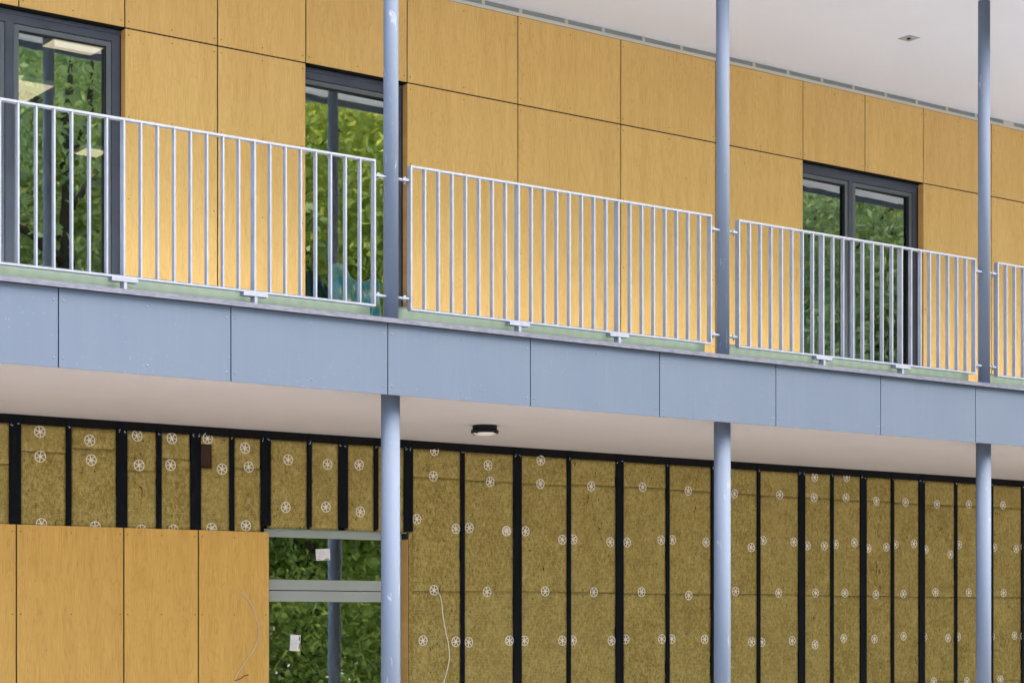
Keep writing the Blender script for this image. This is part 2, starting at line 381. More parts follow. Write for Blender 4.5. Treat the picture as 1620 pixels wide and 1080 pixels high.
def window(parent, xa, xb, zlo, zhi, yw, mulls, set_back=0.085, jamb=0.062, head=0.088, label=None, name='window', lean=0.0155):
    """frame with sashes and panes; mulls = x centres of the mullions"""
    yf = yw+set_back
    f = MB()
    f.box((xa, yf, zhi-head), (xb, yf+0.07, zhi-0.003))
    f.box((xa, yf, zlo), (xb, yf+0.07, zlo+0.06))
    f.box((xa, yf+0.001, zlo+0.06), (xa+jamb, yf+0.069, zhi-head)); f.box((xb-jamb, yf+0.001, zlo+0.06), (xb, yf+0.069, zhi-head))
    for m in mulls: f.box((m-0.031, yf+0.001, zlo+0.06), (m+0.031, yf+0.069, zhi-head))
    # folded drip profile on the head
    f.box((xa, yf-0.022, zhi-0.030), (xb, yf-0.001, zhi-0.022)); f.box((xa, yf-0.012, zhi-0.0215), (xb, yf-0.001, zhi-0.004))
    w_ = f.build(name, ANTHRA, parent, bevel=0.001)
    if label: w_['label'] = label
    MB().box((xb+0.0005, yf-0.012, zlo), (xb+0.011, yf+0.06, zhi-0.004)).build('gasket', BLACK, w_)
    edges = [xa+jamb]+[q for m in mulls for q in (m-0.031, m+0.031)]+[xb-jamb]
    for a, b in zip(edges[::2], edges[1::2]):
        a += 0.004; b -= 0.004; z0 = zlo+0.065; z1 = zhi-head-0.005; s = 0.036
        q = MB(); ys = yf+0.008
        q.box((a, ys, z1-s), (b, ys+0.05, z1)); q.box((a, ys, z0), (b, ys+0.05, z0+s))
        q.box((a, ys+0.0005, z0+s), (a+s, ys+0.0495, z1-s)); q.box((b-s, ys+0.0005, z0+s), (b, ys+0.0495, z1-s))
        sh = q.build('sash', ANTHRA_L, w_, bevel=0.001)
        MB().box((a+s+0.0002, ys+0.028, z0+s+0.0002), (b-s-0.0002, ys+0.034, z1-s-0.0002), shear=lean).build('pane', GLASS, w_)
        k = MB()   # black rebate around the pane
        k.box((b-s-0.012, ys+0.004, z0+s), (b-s-0.0004, ys+0.027, z1-s)); k.box((a+s, ys+0.006, z1-s-0.010), (b-s-0.0125, ys+0.027, z1-s-0.0004))
        k.build('seal', BLACK, w_)
    return w_
ZB = Z_FLOOR+0.02
m1 = aX(16.5, YW+0.07); m3 = aX(1348, YW+0.07)
window(upper, W1[0]+0.002, W1[1]-0.001, ZB, Z_M-0.002, YW, [m1], lean=0.0125, label='dark grey framed window at the left end of the upper wall')
window(upper, W2[0]-0.098, W2[1]-0.001, ZB, Z_M-0.002, YW, [], label='dark grey framed door pane half behind the left column')
window(upper, W3[0]-0.098, W3[1]-0.001, ZB, Z_M-0.002, YW, [m3], label='dark grey framed window with two leaves beside the right column')
for wx in (W1[1], W2[1], W3[1]):
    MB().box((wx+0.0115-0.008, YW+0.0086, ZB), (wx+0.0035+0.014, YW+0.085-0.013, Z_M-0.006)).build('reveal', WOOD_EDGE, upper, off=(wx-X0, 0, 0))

# ------------------------------------------------------------------ dark rooms behind the glass
def room(name, x0, x1, z0, z1, y0, depth, label, top=True):
    r = MB()
    r.box((x0-1.2, y0+depth, z0-0.1), (x1+1.2, y0+depth+0.1, z1+0.2))
    r.box((x0-1.2, y0, z0-0.1), (x1+1.2, y0+depth, z0-0.001))
    r.box((x0-1.3, y0, z0-0.1), (x0-1.2, y0+depth, z1+0.2)); r.box((x1+1.2, y0, z0-0.1), (x1+1.3, y0+depth, z1+0.2))
    if top: r.box((x0-1.2, y0, z1+0.1), (x1+1.2, y0+depth, z1+0.2))
    return tag(r.build(name, ROOM), label, 'room')
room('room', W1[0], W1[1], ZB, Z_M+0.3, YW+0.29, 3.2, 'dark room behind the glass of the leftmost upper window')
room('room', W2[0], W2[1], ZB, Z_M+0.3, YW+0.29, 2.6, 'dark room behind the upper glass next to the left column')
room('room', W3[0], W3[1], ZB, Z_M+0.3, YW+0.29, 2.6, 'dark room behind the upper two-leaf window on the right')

# pale ceiling boards with added glow in the left room, seen from below through the glass
def raft(px, py, Y, dx0, dx1, dy, label):
    p = at(px, py, Y)
    r = empty('glowing_ceiling_board', (p.x+(dx0+dx1)/2, p.y-dy/2, p.z+0.03))
    MB().box((p.x+dx0, p.y-dy, p.z+0.006), (p.x+dx1, p.y, p.z+0.04)).build('housing', CONCRETE, r)
    MB().box((p.x+dx0+0.002, p.y-dy+0.002, p.z), (p.x+dx1-0.002, p.y-0.002, p.z+0.0058)).build('glow_face', RAFT, r)
    tag(r, label, 'ceiling light', 'beige boards with added glow inside the left room')
raft(67, 74, YW+1.1, 0, 1.0, 0.85, 'beige board with added glow at the top of the leftmost upper window')
raft(40, 162, YW+1.2, -0.9, 0.0, 0.55, 'beige board with added glow beside the mullion of the leftmost upper window')
raft(118, 244, YW+1.0, 0, 0.75, 0.22, 'small beige board with added glow low in the leftmost upper window, behind the balusters')

# teal wrapped bundle behind the second window
def bundle():
    c = at(562, 470, YW-0.085); bm = bmesh.new(); nx, nz = 26, 30
    wx, dz = 0.47, 0.92
    vs = {}
    for side in range(2):
        for i in range(nx+1):
            for j in range(nz+1):
                u = i/nx; v = j/nz
                x = c.x-wx/2+wx*u; z = Z_FLOOR+0.001+dz*v*(1-0.14*u+0.05*math.sin(u*9))
                t = 0.065*(1-0.35*v)*(math.sin(math.pi*min(max(u, 0.0), 1.0))**0.35)
                fold = 0.022*math.sin(u*31+3*math.sin(v*6))+0.014*math.sin(v*27+u*7)+0.008*math.sin(u*70+v*33)
                y = c.y+(-1 if side == 0 else 1)*(t+fold*0.9*t/0.065)
                vs[side, i, j] = bm.verts.new((x, y, z))
        for i in range(nx):
            for j in range(nz):
                f = bm.faces.new((vs[side, i, j], vs[side, i+1, j], vs[side, i+1, j+1], vs[side, i, j+1])); f.smooth = True
    bmesh.ops.remove_doubles(bm, verts=bm.verts, dist=0.0008)
    for j in range(0): pass
    mb = MB(); mb.bm.free(); mb.bm = bm
    o = mb.build('wrapped_bundle', TEAL); tag(o, 'crumpled teal film bundle leaning on the dark door glass beside the left column', 'bundle')
bundle()
# grey-green film hung behind the right-hand window
for (pa, pb, ya, yb, lab) in ((1262, 1345, 262, 520, 'slanted grey-green film behind the left leaf of the right-hand window'), (1352, 1425, 285, 420, 'slanted grey-green film behind the right leaf of the right-hand window')):
    a = at(pa, ya, YW+0.6); b = at(pb, yb, YW+0.6); bm = bmesh.new(); n = 20; rows = []
    for i in range(n+1):
        u = i/n; x = a.x+(b.x-a.x)*u; rows.append([bm.verts.new((x, YW+0.6+0.03*math.sin(u*21+j), a.z-0.22+0.2*u-(a.z-b.z-0.3)*j/8)) for j in range(9)])
    for i in range(n):
        for j in range(8): bm.faces.new((rows[i][j], rows[i+1][j], rows[i+1][j+1], rows[i][j+1])).smooth = True
    bmesh.ops.solidify(bm, geom=bm.faces[:], thickness=0.004)
    mb = MB(); mb.bm.free(); mb.bm = bm; tag(mb.build('hanging_film', GREENFILM), lab, 'film')

# ------------------------------------------------------------------ balcony
balc = empty('balcony', (X0, YF, Z_FB)); tag(balc, 'long balcony with blue-grey edge panels across the middle of the facade', 'balcony')
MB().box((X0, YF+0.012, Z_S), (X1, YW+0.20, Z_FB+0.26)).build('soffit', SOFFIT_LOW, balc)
MB().box((X0, YF+0.03, Z_FB+0.262), (X1, YW+0.0075, Z_FLOOR)).build('slab', CONCRETE, balc)
fp = [92.5, 365.3, 613.5, 839.1, 1043.4, 1227.5, 1393.2, 1543.2]
fx = [aX(x, YF) for x in fp]; p_ = (fx[-1]-fx[0])/7
fx = [fx[0]-2*p_, fx[0]-p_]+fx+[fx[-1]+p_*i for i in range(1, 5)]
riv_src = None
fasc = None
for a, b in zip(fx, fx[1:]):
    if riv_src is None:
        L0 = b-a
        fasc = MB().box((a+0.004, YF, Z_FB), (b-0.004, YF+0.010, Z_FT)).build('fascia_panel', FASCIA, balc, off=(a-X0, 0, 0), bevel=0.001)
        base = fasc; riv_src = MB().ball((a, YF, Z_FB), 0.0062, 0.55).build('rivet', RIVET, base, off=(0, 0, 0))
        COLR = riv_src
    else:
        base = fasc.copy(); COL.objects.link(base); base.location = (a-X0, 0, 0); base.scale = ((b-a)/L0, 1, 1)
    L = L0; spots = [(0.030, 0.055), (0.030, 0.385), (L-0.030, 0.055), (L-0.030, 0.385), (L/2, 0.055), (L/2, 0.40)]
    for q, (dx, dz) in enumerate(spots):
        if base is fasc and q == 0: riv_src.location = (dx, 0, dz); continue
        link_copy(riv_src, base, (dx, 0, dz))
MB().box((X0, YF+0.0105, Z_FB+0.003), (X1, YF+0.0118, Z_FT-0.002)).build('fascia_backing', BACKING, balc)
cp = MB(); cp.box((X0, YF-0.022, Z_FT+0.008), (X1, YF+0.205, Z_CT)); cp.box((X0, YF-0.026, Z_FT+0.002), (X1, YF-0.0225, Z_FT+0.014))
cp.build('coping', COPING, balc, bevel=0.0015)
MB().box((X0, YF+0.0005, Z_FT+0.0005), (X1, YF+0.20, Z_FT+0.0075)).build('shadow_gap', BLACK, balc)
# pale green edge boards between the columns
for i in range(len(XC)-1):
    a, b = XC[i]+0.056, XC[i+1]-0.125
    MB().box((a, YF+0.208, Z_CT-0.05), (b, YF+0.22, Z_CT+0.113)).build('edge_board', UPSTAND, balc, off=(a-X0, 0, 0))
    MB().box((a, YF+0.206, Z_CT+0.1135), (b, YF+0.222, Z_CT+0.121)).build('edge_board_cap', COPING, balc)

# ------------------------------------------------------------------ columns
cn = ['beyond the left end', 'left', 'middle', 'right', 'beyond the right end']
src_u = src_l = None
for i, x in enumerate(XC):
    if src_u is None:
        src_u = empty('upper_column', (x, YC, Z_CT-0.001))
        MB().cyl((x, YC, Z_CT-0.001), (x, YC, Z_CEIL-0.055), 0.0488, n=40).build('shaft', COLPAINT, src_u)
        MB().cyl((x, YC, Z_CEIL-0.0545), (x, YC, Z_CEIL-0.0005), 0.056, n=40).build('collar', SOFFIT, src_u)
        src_l = empty('lower_column', (x, YC+0.045, 0))
        MB().cyl((x+0.002, YC+0.008, 0.0), (x+0.002, YC+0.008, Z_S-0.0005), 0.0615, n=40).build('shaft', COLPAINT, src_l)
        MB().box((x-0.12, YC-0.10, 0.001), (x+0.12, YC+0.13, 0.012)).build('base_plate', GALV, src_l)
        u, l = src_u, src_l
    else:
        u = copy_tree(src_u); l = copy_tree(src_l)
        u.location = (x, YC, Z_CT-0.001); l.location = (x, YC+0.045, 0)
    if 1 <= i <= 3:
        lu = ['slim blue-grey tube column on the balcony, left of the three, beside the dark glass door', 'slim blue-grey tube column on the balcony, middle of the three, before plain tan panels', 'slim blue-grey tube column on the balcony, right of the three, its white collar showing'][i-1]
        ll = ['thick blue-grey tube column under the balcony, in front of the grey-framed door', 'thick blue-grey tube column under the balcony, middle of the three, before the insulation', 'thick blue-grey tube column under the balcony, right of the three, before the insulation'][i-1]
    else:
        lu = 'slim blue-grey column on the balcony %s of the picture' % cn[i]; ll = 'thick blue-grey column under the balcony %s of the picture' % cn[i]
    tag(u, lu, 'column', 'slim columns on the balcony'); tag(l, ll, 'column', 'thick columns under the balcony')

# ------------------------------------------------------------------ railings
def make_railing(xs):
    L = 2.629; zt = H(2.974); zb = H(2.031); d = 0.038
    r = empty('railing', (xs, YR, Z_CT))
    MB().box((xs, YR, zt-0.013), (xs+L, YR+d+0.004, zt)).build('top_rail', GALV, r, bevel=0.0012)
    MB().box((xs, YR, zb), (xs+L, YR+d, zb+0.012)).build('bottom_rail', GALV, r, bevel=0.0012)
    n = 24; bal = post = end = None
    for i in range(n+1):
        x = xs+0.012+(L-0.012)*i/n
        if i in (0, n):
            if end is None: end = MB().box((x-0.012, YR+0.0006, zb+0.0125), (x, YR+d+0.006, zt-0.0135)).build('end_post', GALV, r, off=(x-xs, 0, 0), bevel=0.001)
            else: link_copy(end, r, (x-xs, 0, 0))
        elif i in (8, 16):
            if post is None:
                post = MB().box((x-0.012, YR+0.0006, zb+0.0125), (x, YR+0.050, zt-0.0135)).build('post', GALV, r, off=(x-xs, 0, 0), bevel=0.001)
                f = MB().box((x-0.088, YR-0.006, zb-0.023), (x+0.080, YR+0.050, zb-0.0005)); f.box((x-0.012, YR-0.004, Z_CT+0.0005), (x+0.008, YR+0.05, zb-0.0235))
                foot = f.build('foot_bracket', GALV, r, off=(x-xs, 0, 0), bevel=0.001)
            else: link_copy(post, r, (x-xs, 0, 0)); link_copy(foot, r, (x-xs, 0, 0))
        else:
            if bal is None: bal = MB().box((x-0.0105, YR+0.0012, zb+0.0125), (x, YR+0.033, zt-0.0135)).build('baluster', GALV, r, off=(x-xs, 0, 0), bevel=0.001)
            else: link_copy(bal, r, (x-xs, 0, 0))
    # lugs to the columns
    for zz in (zt-0.098, zb+0.075):
        for side in (0, 1):
            m = MB(); yy = YR+0.02
            xa, xb = (xs-0.092, xs-0.0005) if side == 0 else (xs+L+0.0005, xs+L+0.092)
            m.cyl((xa, yy+0.004, zz), (xb, yy+0.004, zz), 0.0095, n=12)
            xm = (xa+xb)/2+(0.012 if side == 0 else -0.018)
            m.box((xm-0.022, yy-0.012, zz-0.006), (xm+0.026, yy+0.02, zz+0.008))
            m.cyl((xm, yy+0.003, zz-0.026), (xm, yy+0.003, zz+0.020), 0.0065, n=8); m.cyl((xm, yy+0.003, zz+0.008), (xm, yy+0.003, zz+0.016), 0.012, n=6, smooth=False)
            m.build('connector', GALV, r)
    return r
rl = ['galvanised railing panel at the far left, before the leftmost window', 'galvanised railing panel between the left and middle columns', 'galvanised railing panel between the middle and right columns, before the two-leaf window', 'galvanised railing panel cut off by the right edge of the photo']
rail0 = make_railing(XC[0]+0.133)
for i in range(4):
    r = rail0 if i == 0 else copy_tree(rail0)
    r.location = (XC[i]+0.133, YR, Z_CT); tag(r, rl[i], 'railing', 'railing panels along the balcony')

# ------------------------------------------------------------------ lower wall, left part (clad panels + door)
Z_P = H(0.7006); Z_VB = Z_S-0.065
XD = (aX(425.5, YW)-0.0, aX(646, YW))            # door opening between panel edge and reveal edge
DT = H(0.726)
left = empty('partly_clad_wall', (X0, YI, 0)); tag(left, 'ground floor wall with orange-brown panels below and bare insulation above, left of the thick left column', 'wall')
right = empty('insulated_wall', (XD[1], YI, 0)); tag(right, 'ground floor wall of bare yellow-brown insulation with black battens, right of the door', 'wall')
MB().box((X0, YI+0.06, 0), (XD[0]-0.0, YI+0.26, Z_S-0.001)).build('wall_core', BACKING, left)
MB().box((XD[0]+0.0005, YI+0.06, DT+0.03), (XD[1]-0.0005, YI+0.26, Z_S-0.001)).build('lintel', BACKING, left)
MB().box((XD[1]+0.010, YI+0.06, 0), (X1, YI+0.26, Z_S-0.001)).build('wall_core', BACKING, right)
jl = [-310, -150, 26, 196, 314]
jlx = [aX(x, YW) for x in jl]+[XD[0]+0.004]
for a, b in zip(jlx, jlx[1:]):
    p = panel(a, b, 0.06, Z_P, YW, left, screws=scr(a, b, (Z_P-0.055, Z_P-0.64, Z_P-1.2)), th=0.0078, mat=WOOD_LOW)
# battens: (px, wide?)  measured at insulation face
BT = [(-206, 1), (-140, 0), (-72, 1), (-34, 0), (23.7, 1), (108.5, 0), (192.6, 1), (251.3, 0), (309.4, 1), (366.7, 0), (420.2, 1), (489.2, 0), (542.6, 1), (594.7, 0), (645.8, 1), (731.6, 0), (818.4, 1),
      (899.8, 0), (980, 1), (1056, 0), (1130, 1), (1200, 0), (1268.1, 1), (1316.1, 0), (1365.6, 1), (1411.8, 0), (1458, 1), (1512, 0), (1566.5, 1), (1617.5, 0), (1665, 1), (1706, 0), (1752, 1), (1800, 0)]
bt = []
DT2 = H(0.746)
zdoor = DT2
YB0 = YW+0.0083
for px, wide in BT:
    x = aX(px, YI); wd = 0.084 if wide else 0.039; bt.append((x, wd))
    par = left if px < 640 else right
    z0 = 0.05
    if 400 < px < 660: z0 = zdoor+(0.0 if px < 600 else -0.01)
    MB().box((x-wd/2, YB0, z0), (x+wd/2, YI+0.055, Z_S-0.0006)).build('batten', MEMBRANE, par, off=(x-par.location.x, 0, 0))
    if px > -10:
        s = MB()
        for dx in ((-0.026, 0.022) if wide else (0.0,)):
            for q in range(3): s.ball((x+dx+random.uniform(-.009, .009), YB0-0.0008, Z_VB-0.006+random.uniform(-.012, .010)), 0.0038, 0.6)
        if par is left: s.build('screws', SCREW, par)
        else: s.build('screws', SCREW, par)
# ventilation mesh under the soffit: pieces between the battens
for (xa, wa), (xb, wb) in zip(bt, bt[1:]):
    par = left if xb < aX(640, YI) else right
    a = xa+wa/2+0.0003; b = xb-wb/2-0.0003
    MB().box((a, YI-0.0045, Z_VB), (b, YI+0.05, Z_S-0.0006)).build('vent_mesh', VENT, par)

DISC = [(1,242,628),(1,547,680),(1,836,652),(1,1048,668),(1,1266,668),(1,1494,727),(1,245,778),(1,556,800),(1,848,832),(1,1040,830),(1,1354,855),(1,1517,842),
(5,252,110),(5,581,128),(5,862,148),(5,1058,148),(5,1290,137),(5,1500,120),
(2,215,798),(2,455,826),(2,648,830),(2,1107,742),(2,1434,832),(2,1100,898),(2,1447,932),
(6,200,8),(6,445,6),(6,655,35),(6,1000,80),(6,1238,138),(6,1320,132),(6,1545,152),(6,1105,513),(6,1428,523),(6,1038,820),(6,1238,827),(6,1317,830),(6,1565,820),
(3,213,802),(3,211,945),(3,521,960),(3,835,965),(3,1113,988),(3,1395,1005),
(7,5,153),(7,120,153),(7,345,205),(7,412,203),(7,637,220),(7,740,222),(7,948,207),(7,1015,206),(7,1221,221),(7,1497,252),(7,1570,210),(7,240,520),(7,537,525),(7,828,524),(7,1116,545),(7,1402,520),(7,23,820),(7,113,820),(7,345,820),(7,408,818),(7,645,820),(7,730,812),(7,952,810),(7,1012,810),(7,1213,812),(7,1500,827),(7,1563,830),
(4,128,1012),(4,342,905),(4,338,1028),(4,537,905),(4,533,1030),(4,718,1050),(4,896,1057),(4,1088,1070),(4,1283,1070),(4,1490,1075),
(8,215,220),(8,296,242),(8,401,243),(8,470,234),(8,584,223),(8,668,258),(8,779,250),(8,834,234),(8,947,230),(8,1018,265),(8,1170,295),(8,1223,236),(8,1438,253),(8,1571,262),(8,122,530),(8,347,530),(8,526,530),(8,715,540),(8,883,536),(8,1078,525),(8,1282,527),(8,1494,530),(8,205,820),(8,344,845),(8,519,805),(8,707,810),(8,884,793),(8,1010,797),(8,1155,805),(8,1216,797),(8,1424,797),(8,1561,790),(8,1068,1070),(8,1270,1068),(8,1475,1058),(8,1612,792),(8,1615,250)]
OFS = {1:(0,520),2:(400,520),3:(800,520),4:(1200,520),5:(0,800),6:(400,800),7:(800,800),8:(1200,800)}
discs = []
for k_, x, y in DISC:
    ox, oy = OFS[k_]; p = at(ox+x/3.857, oy+y/3.857, YI); discs.append(p)
def disc_mesh():
    bm = bmesh.new(); n = 28; ro, ri = 0.0425, 0.0370; y0, y1 = -0.003, 0.0005
    ring = []
    for k in range(n):
        t = 2*math.pi*k/n; c, s = math.cos(t), math.sin(t)
        ring.append([bm.verts.new((r*c, y, r*s)) for r, y in ((ro, y1), (ro, y0), (ri, y0), (ri, y1))])
    for k in range(n):
        A, B = ring[k], ring[(k+1) % n]
        for j in range(4): bm.faces.new((A[j], A[(j+1) % 4], B[(j+1) % 4], B[j]))
    for k in range(6):
        M = Matrix.Rotation(k*math.pi/3, 4, 'Y')
        vs = [bm.verts.new(M @ Vector(p)) for p in ((0.008,y0+.0005,-.0038),(0.037,y0+.0005,-.0024),(0.037,y0+.0005,.0024),(0.008,y0+.0005,.0038),(0.008,y1,-.0038),(0.037,y1,-.0024),(0.037,y1,.0024),(0.008,y1,.0038))]
        for f in ((0,1,2,3),(0,4,5,1),(3,2,6,7),(0,3,7,4)): bm.faces.new([vs[i] for i in f])
    bmesh.ops.create_cone(bm, cap_ends=True, segments=14, radius1=0.0125, radius2=0.0105, depth=0.005, matrix=Matrix.Translation((0, -0.0015, 0)) @ Matrix.Rotation(math.pi/2, 4, 'X'))
    bmesh.ops.create_cone(bm, cap_ends=True, segments=10, radius1=0.005, radius2=0.004, depth=0.003, matrix=Matrix.Translation((0, -0.005, 0)) @ Matrix.Rotation(math.pi/2, 4, 'X'))
    bmesh.ops.recalc_face_normals(bm, faces=bm.faces)
    me = bpy.data.meshes.new('anchor_disc'); bm.to_mesh(me); bm.free(); me.materials.append(PLASTIC)
    return me
DM = disc_mesh(); placed = set()
def wool_board(x0, x1, z0, z1, parent, hole=None):
    """one mineral wool board, its face slightly uneven and its edges ragged"""
    nx = max(4, int((x1-x0)/0.025)); nz = max(3, int((z1-z0)/0.03)); rag = random.choice([0.001, 0.002, 0.004, 0.010]); ph = random.uniform(0, 6); bm = bmesh.new(); V = {}
    for i in range(nx+1):
        for j in range(nz+1):
            u, v = i/nx, j/nz; x = x0+(x1-x0)*u; z = z0+(z1-z0)*v
            if j in (0, nz): z += random.uniform(-0.0012, 0.0012)
            if i in (0, nx): x += (1 if i == 0 else -1)*max(0.0, rag*(0.5+math.sin(z*9+ph)*0.5)*random.uniform(0.2, 1.0))
            y = YI+random.uniform(-0.0006, 0.0012)+(0.002 if i in (0, nx) or j in (0, nz) else 0)
            V[i, j] = bm.verts.new((x, y, z))
    for i in range(nx):
        for j in range(nz):
            cx = (V[i, j].co+V[i+1, j+1].co)/2
            if hole and hole[0] < cx.x < hole[1] and hole[2] < cx.z < hole[3]: continue
            f = bm.faces.new((V[i, j], V[i+1, j], V[i+1, j+1], V[i, j+1])); f.smooth = True
    bd = [e for e in bm.edges if len(e.link_faces) == 1]
    r = bmesh.ops.extrude_edge_only(bm, edges=bd)
    bmesh.ops.translate(bm, verts=[q for q in r['geom'] if isinstance(q, bmesh.types.BMVert)], vec=(0, 0.055, 0))
    mb = MB(); mb.bm.free(); mb.bm = bm
    b = mb.build('insulation_board', WOOL, parent, off=Vector((x0-parent.location.x, 0, z0)))
    rest = []
    for p in discs:
        if x0-0.02 <= p.x <= x1+0.02 and z0-0.0013 <= p.z < z1+0.0013 and (round(p.x, 4), round(p.z, 4)) not in placed:
            placed.add((round(p.x, 4), round(p.z, 4)))
            c = bpy.data.objects.new('anchor_disc', DM); COL.objects.link(c); c.parent = b
            c.location = (p.x-x0, -0.0012, p.z-z0); c.rotation_euler = (R(random.uniform(-2, 2)), random.uniform(0, 1.05), R(random.uniform(-2, 2)))
            c.scale = (1, 1, 1)
    return b
G = 0.0012
topj = H(1.185)
hole = (at(319.5, 704, YI).x, at(338.5, 704, YI).x, at(330, 738, YI).z, at(330, 704, YI).z)
for i, ((xa, wa), (xb, wb)) in enumerate(zip(bt, bt[1:])):
    a = xa+wa/2-0.004 if True else 0; b = xb-wb/2+0.004
    a = xa+wa/2+0.0006; b = xb-wb/2-0.0006
    pxm = (BT[i][0]+BT[i+1][0])/2
    if pxm < 420:
        jz = H(random.choice([1.12, 1.22, 1.18, 1.26])); segs = [(Z_P-0.16, jz), (jz, Z_VB)]
    elif pxm < 640: segs = [(DT+0.001, Z_VB)]
    else:
        jz = topj+(random.uniform(-0.012, 0.012)); hz = H(0.260)+random.uniform(-0.006, 0.006); h3 = H(-0.589)+random.uniform(-0.01, 0.01)
        segs = [(0.04, h3), (h3, hz), (hz, jz), (jz, Z_VB)]
    par = left if pxm < 640 else right
    for z0, z1 in segs:
        hl = None
        if a < hole[0]+0.02 and b > hole[1]-0.02 and z0 < hole[2] and z1 > hole[3]: hl = hole
        if 300 < pxm < 370 and not hl:   # keep the board with the pocket in one piece
            z0, z1 = Z_P-0.16, Z_VB
            if [s for s in segs][0][0] != segs[0][0] or segs.index((segs[0])) != 0: pass
            hl = hole
            wool_board(a, b, z0+G, z1-0.0005, par, hl); break
        wool_board(a, b, z0+G, z1-G, par, hl)
MB().box((hole[0]-0.03, YI+0.03, hole[2]-0.03), (hole[1]+0.03, YI+0.058, hole[3]+0.03)).build('timber_pocket', BROWN, left)
# insulation strip between door reveal and first right batten is covered by the first board; closing board under the short batten
xf = bt[14][0]; wool_board(XD[1]+0.012, xf+0.042, 0.04, zdoor-0.012, right)

# torn and dirty spots in the wool
rs = random.Random(12)
def torn(px, py, w_, h_, n=9):
    c = at(px, py, YI); m = MB()
    for q in range(n):
        t0 = Vector((c.x+rs.gauss(0, w_*0.3), YI-0.0006, c.z+rs.gauss(0, h_*0.3))); a = rs.uniform(0.9, 2.2); l = rs.uniform(0.3, 0.8)*max(w_, h_)*0.5
        P = []
        for k in range(6):
            P.append(t0+Vector((math.cos(a)*l*k/5+rs.uniform(-.1, .1)*l, -0.0012*math.sin(k), math.sin(a)*l*k/5+rs.uniform(-.06, .06)*l)))
        r0 = rs.uniform(0.0015, 0.0045)
        m.tube(P, [0.0006]+[r0*rs.uniform(0.4, 1.0) for _ in range(4)]+[0.0005], 5)
    m.build('torn_fibres', TORN, right if px > 648 else left)
for a in ((1388, 905, .10, .22, 12), (1392, 930, .03, .10, 5), (1524, 1028, .10, .06, 10), (1448, 1040, .02, .09, 5), (1490, 838, .10, .12, 9), (1288, 977, .07, .07, 6), (1262, 940, .06, .02, 4), (1318, 1010, .03, .05, 3),
          (930, 790, .02, .16, 4), (908, 736, .02, .10, 4), (1262, 755, .03, .06, 3), (695, 935, .02, .12, 4), (680, 1030, .06, .08, 5), (1100, 810, .02, .09, 4), (950, 840, .03, .12, 4), (1218, 770, .03, .06, 4), (178, 778, .02, .08, 4), (128, 745, .04, .07, 4), (352, 700, .04, .05, 4),
          (404, 705, .05, .03, 3), (66, 695, .05, .03, 3), (1585, 1020, .09, .03, 5), (1340, 870, .02, .05, 3), (1436, 850, .02, .08, 4), (755, 738, .05, .04, 5), (860, 900, .02, .10, 3), (1010, 940, .03, .06, 4), (1085, 1060, .02, .09, 3)): torn(*a)
# door below: pale grey frame, fixed light over a leaf
yd = YW+0.085
xa, xb = XD[0]-0.055, XD[1]-0.010
zt2, zm, zl, zg = H(0.665), H(0.335), H(0.251), H(0.1655)
d = MB()
d.box((xa, yd, zt2), (xb, yd+0.06, DT)); d.box((xa, yd, zl+0.004), (xb, yd+0.06, zm))
d.box((xa, yd+0.001, zm), (xa+0.06, yd+0.059, zt2)); d.box((xb-0.055, yd+0.001, zm), (xb, yd+0.059, zt2))
d.box((xa, yd+0.001, 0.05), (xa+0.045, yd+0.059, zl+0.0035)); d.box((xb-0.03, yd+0.001, 0.05), (xb, yd+0.059, zl+0.0035))
dw = d.build('door_frame', GREYFRAME, left, bevel=0.0015)
MB().box((xa+0.061, yd+0.025, zm+0.0005), (xb-0.056, yd+0.031, zt2-0.0005), shear=0.0155).build('transom_pane', GLASS, dw)
lf = MB(); la, lb = xa+0.050, xb-0.034
lf.box((la, yd+0.003, zg), (lb, yd+0.055, zl-0.003)); lf.box((la, yd+0.003, 0.06), (lb, yd+0.055, 0.16))
lf.box((la, yd+0.0035, 0.16), (la+0.055, yd+0.0545, zg)); lf.box((lb-0.055, yd+0.0035, 0.16), (lb, yd+0.0545, zg))
leaf = lf.build('door_leaf', GREYFRAME, left, bevel=0.0015)
MB().box((la+0.0555, yd+0.025, 0.1605), (lb-0.0555, yd+0.031, zg-0.0005), shear=0.0155).build('pane', GLASS, leaf)
MB().box((xb+0.0005, YW+0.004, 0.05), (xb+0.0095, yd+0.0, DT-0.055)).build('reveal', WOOD_EDGE, left, off=(xb-X0, 0, 0))
MB().box((xb+0.0100, YW+0.012, 0.05), (xb+0.020, yd+0.05, DT+0.0)).build('reveal_gap', BLACK, left)
MB().box((xa+0.1, YW+0.009, DT+0.002-0.008), (xb, yd+0.0, DT+0.0005)).build('head_flashing', UPSTAND, left)
room('room', XD[0], XD[1], 0.06, DT, YI+0.27, 2.6, 'dark room behind the grey-framed ground floor door')

